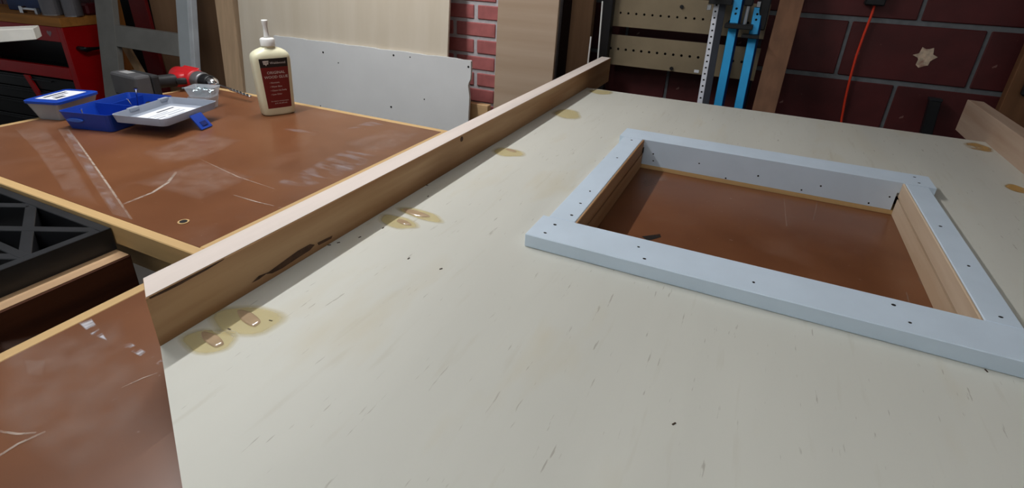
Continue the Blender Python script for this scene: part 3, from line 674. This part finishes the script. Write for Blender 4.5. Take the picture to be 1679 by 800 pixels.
obj('perforated_bar', perforated(-.595, -.006, .216, .335, .268, -.578, .0318, .0046, 2.200, .003), TANM, rk)
for (z0, z1) in ((.064,.183),(.216,.335)):
    b = BM(); box(b, -.59, -.006, 2.203, 2.212, z0, z0+.004); obj('bar_lip', b, TANM, rk)
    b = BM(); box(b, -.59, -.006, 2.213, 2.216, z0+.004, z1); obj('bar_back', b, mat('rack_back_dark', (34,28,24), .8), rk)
for px, py in ((1101,112),(1118,11)):
    p = PY(px, py, 2.2); b = BM(); tube(b, (p.x, 2.199, p.z), (p.x, 2.194, p.z), .007, n=8); obj('bolt', b, BLACKM, rk)
p = PY(1143,118,2.2); b = BM(); box(b, p.x-.012, p.x+.006, 2.1990, 2.1996, p.z-.003, p.z+.008); obj('sticker', b, PAPER, rk)

# ------------------------------------------------------------------ bar clamps leaning on the rack
def clamp_bar(qbl, qbr, qtl, qtr, yb, yt, th, ztop=None, zbot=-ZB):
    A, B_, C_, D_ = PY(*qbl, yb), PY(*qbr, yb), PY(*qtl, yt), PY(*qtr, yt)
    sl = lambda P, Q, z: P + (Q-P)*((z-P.z)/(Q.z-P.z))
    zt = ztop if ztop else (C_.z+D_.z)/2
    f = [sl(A, C_, zbot), sl(B_, D_, zbot), sl(A, C_, zt), sl(B_, D_, zt)]
    w0 = (sl(B_, D_, 0)-sl(A, C_, 0)).x
    o = Vector((0, th, 0)); L0, L1 = f[0], f[2]; W = Vector((w0, 0, 0))
    return L0, L1, W, o
def clamp(label, q, yb, yt, th, mm, ztop, holes=False):
    L0, L1, W, o = clamp_bar(*q, yb, yt, th, ztop)
    t = thing('bar_clamp', label, 'clamp', (L0.x, L0.y, -ZB), 0, 'bar clamps leaning on the rack')
    b = BM(); hexa(b, [L0, L0+W, L0+W+o, L0+o, L1, L1+W, L1+W+o, L1+o], .0015); bar = obj('bar', b, mm, t)
    d = L1-L0
    at = lambda z: L0 + d*((z-L0.z)/d.z)
    return t, at, W, o, bar
SILV = mat('silver_alu', (214,216,224), .4, .15, var=.05, scale=12); SLATE = mat('slate_grey_face', (74,76,84), .45, .3, var=.06)
t, at, W, o, bar = clamp('silver bar clamp with a row of holes, leftmost of the clamps', ((1143,168),(1151.5,169),(1170,10),(1183,10)), 2.07, 2.15, .016, SILV, .62)
b = BM(); A, B_ = at(-ZB+.002)+W, at(.60)+W
hexa(b, [A, A+Vector((.022,.01,0)), A+Vector((.022,.02,0)), A+Vector((0,.016,0)), B_, B_+Vector((.022,.01,0)), B_+Vector((.022,.02,0)), B_+Vector((0,.016,0))]); obj('bar_side', b, SLATE, t)
for i in range(40):
    z = -.30+i*.0215
    p = at(z)+W*.5; b = BM(); tube(b, p+Vector((0,-.0006,0)), p+Vector((0,.002,0)), .0038, n=8); obj('bar_hole', b, DARK, t)
def jaw(t, at, W, o, z, w0, w1, h, mm=BLACKM, dy=.05, nm='jaw', dz=0):
    p = at(z); b = BM(); hexa(b, [(p.x-w0, p.y-dy, z-h/2), (p.x+W.x+w1, p.y-dy, z-h/2+dz), (p.x+W.x+w1, p.y-.001, z-h/2+dz), (p.x-w0, p.y-.001, z-h/2), (p.x-w0, p.y-dy, z+h/2), (p.x+W.x+w1, p.y-dy, z+h/2+dz), (p.x+W.x+w1, p.y-.001, z+h/2+dz), (p.x-w0, p.y-.001, z+h/2)], .002)
    return obj(nm, b, mm, t)
jaw(t, at, W, o, .338, .016, .045, .020, dy=.035)
p = at(.36); b = BM(); tube(b, (p.x+.012, p.y-.05, .345), (p.x+.012, p.y-.05, .42), .012, n=12); obj('grip', b, mat('purple_grip', (52,48,96), .5), t)
p = at(.32); b = BM(); box(b, p.x-.018, p.x-.004, p.y-.04, p.y-.02, .308, .326, .001); obj('screw_end', b, STEEL, t)
t, at, W, o, bar = clamp('taller blue bar clamp between the silver clamp and the other blue one', ((1170,173),(1183.5,174),(1201,12),(1218,12)), 2.07, 2.15, .018, BLUEC, .60)
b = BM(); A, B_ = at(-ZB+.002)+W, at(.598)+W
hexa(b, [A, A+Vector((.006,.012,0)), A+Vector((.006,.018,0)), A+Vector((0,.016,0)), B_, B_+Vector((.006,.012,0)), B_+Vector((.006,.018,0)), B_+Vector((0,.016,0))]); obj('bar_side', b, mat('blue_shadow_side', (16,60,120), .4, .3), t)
jaw(t, at, W, o, .262, .012, .052, .016, dy=.05)
for dz in (.30, .317):
    p = at(dz)+W*.5; b = BM(); tube(b, p+Vector((0,-.001,0)), p+Vector((0,.002,0)), .0042, n=8); obj('bar_hole', b, DARK, t)
p = at(.275); b = BM(); tube(b, (p.x+.052, p.y-.02, .268), (p.x+.052, p.y-.02, .33), .0055, n=10); obj('screw', b, STEEL, t)
b = BM(); box(b, p.x+.036, p.x+.066, p.y-.035, p.y-.005, .33, .37, .004); obj('handle', b, BLACKM, t)
t, at, W, o, bar = clamp('shorter blue bar clamp nearest the leaning brown plank', ((1203.5,176),(1217.5,178),(1233,30),(1246,30)), 2.07, 2.15, .018, BLUEC, .325)
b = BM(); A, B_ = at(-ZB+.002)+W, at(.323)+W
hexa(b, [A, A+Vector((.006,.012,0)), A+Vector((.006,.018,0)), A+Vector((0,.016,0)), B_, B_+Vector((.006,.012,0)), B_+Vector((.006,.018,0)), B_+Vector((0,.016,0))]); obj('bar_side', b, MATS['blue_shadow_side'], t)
jaw(t, at, W, o, .232, .022, .006, .012, dy=.05)
for dz in (.285, .303):
    p = at(dz)+W*.5; b = BM(); tube(b, p+Vector((0,-.001,0)), p+Vector((0,.002,0)), .0042, n=8); obj('bar_hole', b, DARK, t)
p = at(.33)+W*.5; b = BM(); box(b, p.x-.008, p.x+.006, p.y-.002, p.y+.016, .3255, .345, .001); obj('end_cap', b, STEEL, t)
p = at(.30); b = BM(); box(b, p.x+.018, p.x+.05, p.y+.0, p.y+.03, .25, .36, .004); obj('handle', b, BLACKM, t)

# ------------------------------------------------------------------ right part of the wall
A, B_, C_ = PY(1233,180,2.06), PY(1270,187,2.06), PY(1279,0,2.19)
lean = (2.19-2.06)/(C_.z-A.z); skew = (C_.x-A.x)/(C_.z-A.z)
y0 = 2.06-lean*A.z
solo('leaning_plank', lean_board(A.x-skew*A.z, B_.x-skew*A.z, y0, lean, -ZB, .56, .03, skew), wood('brown_plank', (118,84,62), 'z', .16, .6), 'brown plank leaning on the red wall right of the blue clamps', 'plank')
b = BM(); box(b, .745, .90, 2.215, 2.25, -ZB, .9, .002)
rp_ = thing('wall_plank', 'brown plank on the red wall at the right edge above the pale stud', 'plank', (.82, 2.23, -ZB)); obj('plank_face', b, wood('brown_plank_dark', (112,76,50), 'z', .16, .6), rp_)
b = BM(); box(b, .775, .84, 2.19, 2.2145, .115, .165, .006); obj('black_clip', b, BLACKM, rp_)
A = PY(1535,165,2.25); B_ = PY(1536,222,2.25); d = (B_-A); k = (A.z+ZB)/(A.z-B_.z)
bot = Vector((B_.x+.03, 2.20, -ZB))
b = BM(); hw = .017
hexa(b, [bot+Vector((-hw,0,0)), bot+Vector((hw,0,0)), bot+Vector((hw,.03,0)), bot+Vector((-hw,.03,0)), A+Vector((-hw,0,0)), A+Vector((hw,0,0)), A+Vector((hw,.03,0)), A+Vector((-hw,.03,0))], .003)
bk = thing('black_bar', 'black square bar end leaning on the red wall near the right stud', 'bar', (B_.x, 2.25, -ZB)); obj('bar', b, BLACKM, bk)
b = BM(); box(b, A.x-.019, A.x+.019, A.y-.002, A.y+.032, A.z-.004, A.z+.006, .002); obj('end_cap', b, BLACKP, bk)
oc = thing('extension_cord', 'orange cord hanging down the red block wall from a black box', 'cord', (.32, 2.285, .36))
b = BM(); path_tube(b, [PY(x, y, 2.285) for x, y in ((1438,-6),(1430,22),(1416,58),(1404,92),(1394,128),(1386,162),(1380,195),(1377,220),(1377,260))], .0042); obj('cord', b, mat('orange_cord', (222,60,30), .45, var=.05), oc, smooth=True)
b = BM(); box(b, .285, .345, 2.262, 2.2995, .350, .43, .004); obj('socket_box', b, BLACKM, oc)

# ------------------------------------------------------------------ left background: grey frame, cardboard, red tool cart
gf = thing('grey_frame', 'grey painted wooden frame leaning left of the cardboard behind the drill', 'frame', (-3.3, 2.0, -ZB))
ly = 1.985; ln = .165
def gpart(name, x0, x1, z0, z1, mm=GREYP, dy=0, th=.035):
    fz = lambda x, z, d: (x, ly+ln*z+d+dy, z)
    bb = hexa(BM(), [fz(x0,z0,0), fz(x1,z0,0), fz(x1,z0,th), fz(x0,z0,th), fz(x0,z1,0), fz(x1,z1,0), fz(x1,z1,th), fz(x0,z1,th)], .002); return obj(name, bb, mm, gf)
xl0 = PY(153,0,2.0).x; xl1 = PY(181,0,2.0).x; xr0 = PY(284,0,2.0).x; xr1 = PY(303,0,2.0).x; xr2 = PY(309,0,2.0).x
gpart('left_stile', xl0, xl1, -ZB, .95); gpart('right_stile', xr0, xr1, -ZB, .95, mat('pale_grey_paint', (176,183,187), .55, var=.05)); gpart('stile_edge', xr1+.001, xr2, -ZB, .95, mat('white_edge', (196,200,204), .5))
zr1 = PY(230,47,1.99).z; zr0 = PY(232,82,1.975).z
gpart('middle_rail', xl1+.001, xr0-.001, zr0, zr1); gpart('bottom_rail', xl1+.001, xr0-.001, -ZB+.05, -ZB+.17); gpart('top_rail', xl1+.001, xr0-.001, .80, .92)
# sheets behind it
X = lambda px, Y: PY(px, 40, Y).x
solo('cardboard_sheet', lean_board(X(252,2.21), X(298,2.21), 2.215, .02, -ZB, .9, .01), CARD, 'brown cardboard sheet seen through the right of the grey frame', 'cardboard')
solo('cardboard_sheet', lean_board(X(299,2.21), X(404,2.21), 2.215, .02, -ZB, .9, .01), wood('cardboard_dark', (122,92,68), 'z', .18, .8, scale=9), 'wide brown cardboard sheet between the grey frame and the cream plywood', 'cardboard')
A, B_, C_ = PY(372,150,1.93), PY(399,150,1.93), PY(352,0,2.0)
lean = .07/(C_.z-A.z); skew = (C_.x-A.x)/(C_.z-A.z)
solo('pale_stud', lean_board(A.x-skew*A.z, B_.x-skew*A.z, 1.93-lean*A.z, lean, -ZB, 1.0, .035, skew), wood('pale_stud_wood', (196,166,134), 'z', .1), 'pale wooden stud leaning just left of the cream plywood sheet', 'plank')
solo('orange_post', lean_board(X(184,2.19), X(200,2.19), 2.185, .02, -ZB, .9, .03), wood('orange_pine', (176,112,54), 'z', .15), 'orange brown wooden post seen behind the grey frame', 'plank')
A, B_ = PY(200,70,2.09), PY(232,125,2.07)
dl = Vector((B_.x-A.x, B_.y-A.y, B_.z-A.z)); ex = dl*((B_.z+ZB)/(-dl.z)); P1 = B_+ex; w_ = Vector((.075,0,0)); th = Vector((0,.018,0)); P0 = A-dl*.3
solo('pale_lath', hexa(BM(), [P1-w_*.5, P1+w_*.5, P1+w_*.5+th, P1-w_*.5+th, P0-w_*.5, P0+w_*.5, P0+w_*.5+th, P0-w_*.5+th], .001), wood('pale_lath_wood', (204,172,132), 'z', .1), 'pale wooden lath slanting behind the grey frame above the drill battery', 'plank')
solo('red_sheet', lean_board(X(222,2.19), X(248,2.19), 2.185, .01, -ZB, .17, .02, -.05), mat('dark_red_panel', (104,10,14), .5), 'dark red sheet leaning behind the grey frame', 'sheet')
solo('black_sheet', lean_board(X(186,2.25), X(262,2.25), 2.262, .01, -ZB, .9, .01), mat('dark_backing_m', (20,18,18), .7), 'dark backing at the back behind the grey frame', 'sheet')  # plain black backing for the dark area behind the frame

# tool cart
CX, CY = -4.0, 1.915
ct = thing('tool_cart', 'red steel tool cart with wooden top and black drawers in the far left corner', 'tool cart', (CX, CY, -ZB), math.radians(7))
CL, CD = 1.35, .33             # local: x from -CL to 0, y from 0 to CD, z from the floor
def cbx(name, x0, x1, y0, y1, z0, z1, mm, bev=.002, par=None):
    bb = BM(); box(bb, x0, x1, y0, y1, z0, z1, bev); return obj(name, bb, mm, par or ct, world=False)
H = ZB
CTOP = wood('cart_top_wood', (178,120,58), 'x', .15)
cbx('wooden_top', -CL-.01, .006, -.006, CD, H-.055, H, CTOP)
cbx('side_panel', -.012, 0, 0, CD-.01, .06, H-.056, REDM); cbx('side_panel', -CL, -CL+.012, 0, CD-.01, .06, H-.056, REDM)
cbx('corner_post', -.05, -.0125, 0, .04, .06, H-.056, REDM); cbx('corner_post', -CL+.0125, -CL+.05, 0, .04, .06, H-.056, REDM)
cbx('back_panel', -CL+.013, -.013, CD-.03, CD-.012, .06, H-.057, BLACKM)
cbx('front_rail', -CL+.051, -.051, 0, .03, H-.150, H-.056, REDM); cbx('front_rail', -CL+.051, -.051, 0, .03, H-.390, H-.315, REDM)
cbx('shelf', -CL+.013, -.013, .031, CD-.031, H-.39, H-.375, BLACKM)
zt_ = H-.395
for i, h in enumerate((.09, .09, .12, .14)):
    d_ = cbx('drawer', -CL+.052, -.052, .004, CD-.04, zt_-h, zt_-.008, BLACKM); cbx('drawer_handle', -CL+.25, -.25, -.010, .003, zt_-.030, zt_-.020, mat('dark_handle', (60,60,62), .3, .7), .001, d_); zt_ -= h
bb = BM(); hexa(bb, [(-.40,-.012,.28),(-.35,-.012,.28),(-.35,-.001,.28),(-.40,-.001,.28),(-.50,-.012,H-.395),(-.45,-.012,H-.395),(-.45,-.001,H-.395),(-.50,-.001,H-.395)]); obj('front_brace', bb, REDM, ct, world=False)
bb = BM(); hp = [(.001,.06,H-.19),(.045,.06,H-.19),(.055,.07,H-.195),(.055,.28,H-.195),(.045,.29,H-.19),(.001,.29,H-.19)]; path_tube(bb, hp, .016, 8); obj('push_handle', bb, BLACKM, ct, world=False, smooth=True)
for x in (-.08, -CL+.08):
    for y in (.05, CD-.07):
        bb = BM(); tube(bb, (x-.012,y,.031), (x+.012,y,.031), .03, n=16); obj('caster', bb, BLACKM, ct, world=False)
hr = []
for i in range(24):
    tt = 2*math.pi*i/24; hr.append((.0013*16*math.sin(tt)**3, .0013*(13*math.cos(tt)-5*math.cos(2*tt)-2*math.cos(3*tt)-math.cos(4*tt))))
bb = BM(); prism(bb, hr, 0, .001); bmesh.ops.rotate(bb, verts=bb.verts[:], matrix=Matrix.Rotation(math.pi/2, 3, 'X')); bmesh.ops.translate(bb, verts=bb.verts[:], vec=(-.13, -.0002, H-.10)); obj('heart_sticker', bb, mat('grey_sticker', (150,130,134), .6), ct, world=False)
# things standing on the cart
ca, sa = math.cos(math.radians(7)), math.sin(math.radians(7))
def on(x, y): return (CX+ca*x-sa*y, CY+sa*x+ca*y, .0008)
t = thing('tool_box', 'dark blue tool box standing on the red tool cart', 'box', on(-.46,.22), math.radians(7))
cb_ = lambda nm, *a, mm=None, bev=.003: obj(nm, box(BM(), *a, bev), mm, t, world=False)
DBLUE = mat('dark_blue', (22,50,98), .45)
cb_('body', -.20, .14, -.09, .09, 0, .11, mm=DBLUE); cb_('lid', -.203, .143, -.093, .093, .111, .15, mm=BLACKM); cb_('carry_handle', -.09, .03, -.012, .012, .15, .175, mm=BLACKM)
t = thing('pipe_cutter', 'chrome hand tool lying at the front edge of the red tool cart', 'tool', on(-.305,.045), math.radians(7))
b = BM(); tube(b, (-.07,0,.028), (.05,0,.028), .010, n=10); obj('shaft', b, CHROME, t, world=False)
cb_('head', -.09, -.06, -.015, .015, .0, .045, mm=CHROME); cb_('foot', .045, .065, -.012, .012, 0, .04, mm=STEEL)
TIN = mat('grey_tin', (120,118,122), .4, .4, var=.06)
for i, (x, r, lb_) in enumerate(((-.165,.062,'grey round tin at the front of the red tool cart, beside the chrome hand tool'), (.0-.015,.05,'grey round tin on the red tool cart corner, nearer the grey frame'))):
    t = thing('paint_tin', lb_, 'tin', on(x-.02, .10+.02*i), 0, 'grey tins on the tool cart')
    b = BM(); tube(b, (0,0,0), (0,0,.13), r, n=24); obj('body', b, TIN, t, world=False)
    b = BM(); tube(b, (0,0,.1301), (0,0,.138), r*1.03, r*.98, n=24); obj('lid', b, STEEL, t, world=False)
    b = BM(); tube(b, (0,0,.0), (0,0,.006), r*1.03, n=24); obj('bottom_rim', b, STEEL, t, world=False)
t = thing('red_pouch', 'dark red case on the tool cart next to the grey frame', 'case', on(-.06,.25), math.radians(7))
cb_('body', -.05, .05, -.06, .06, 0, .07, mm=mat('dark_red_case', (86,18,26), .5), bev=.012); cb_('clasp', -.012, .012, -.064, -.060, .03, .05, mm=CHROME, bev=.001)

# ------------------------------------------------------------------ white board jutting in from the left
wt = thing('board_on_stand', 'white painted board end jutting in from the left edge in front of the red cart', 'board', (-2.55, 1.06, -ZB))
R0, R1 = PY(58,47,1.1), PY(60,65,1.1); L0, L1 = PY(-8,53,.99), PY(-8,78,.99)
zb2 = min(R1.z, L1.z); xr = R0.x; e0, e1 = R0+(L0-R0)*4, R1+(L1-R1)*4; th = Vector((-.075, .055, 0))
e0.z = L0.z; e1.z = L1.z; e0.x = e1.x; e0.y = e1.y; R0.x = R1.x; R0.y = R1.y
b = BM(); hexa(b, [e1, R1, R1+th, e1+th, e0, R0, R0+th, e0+th], .002); obj('board', b, mat('white_board_paint', (226,224,216), .6, var=.05, scale=20, bump=.1), wt)
xs0 = e1.x+.12; ys0 = e1.y+.04; zb2 = L1.z-.001
b = BM(); box(b, xs0, xs0+.05, ys0, ys0+.05, -ZB+.041, zb2, .002); obj('stand_post', b, PINE_Y, wt)
b = BM(); box(b, xs0-.2, xs0+.25, ys0-.02, ys0+.07, -ZB, -ZB+.04, .002); obj('stand_foot', b, PINE_Y, wt)
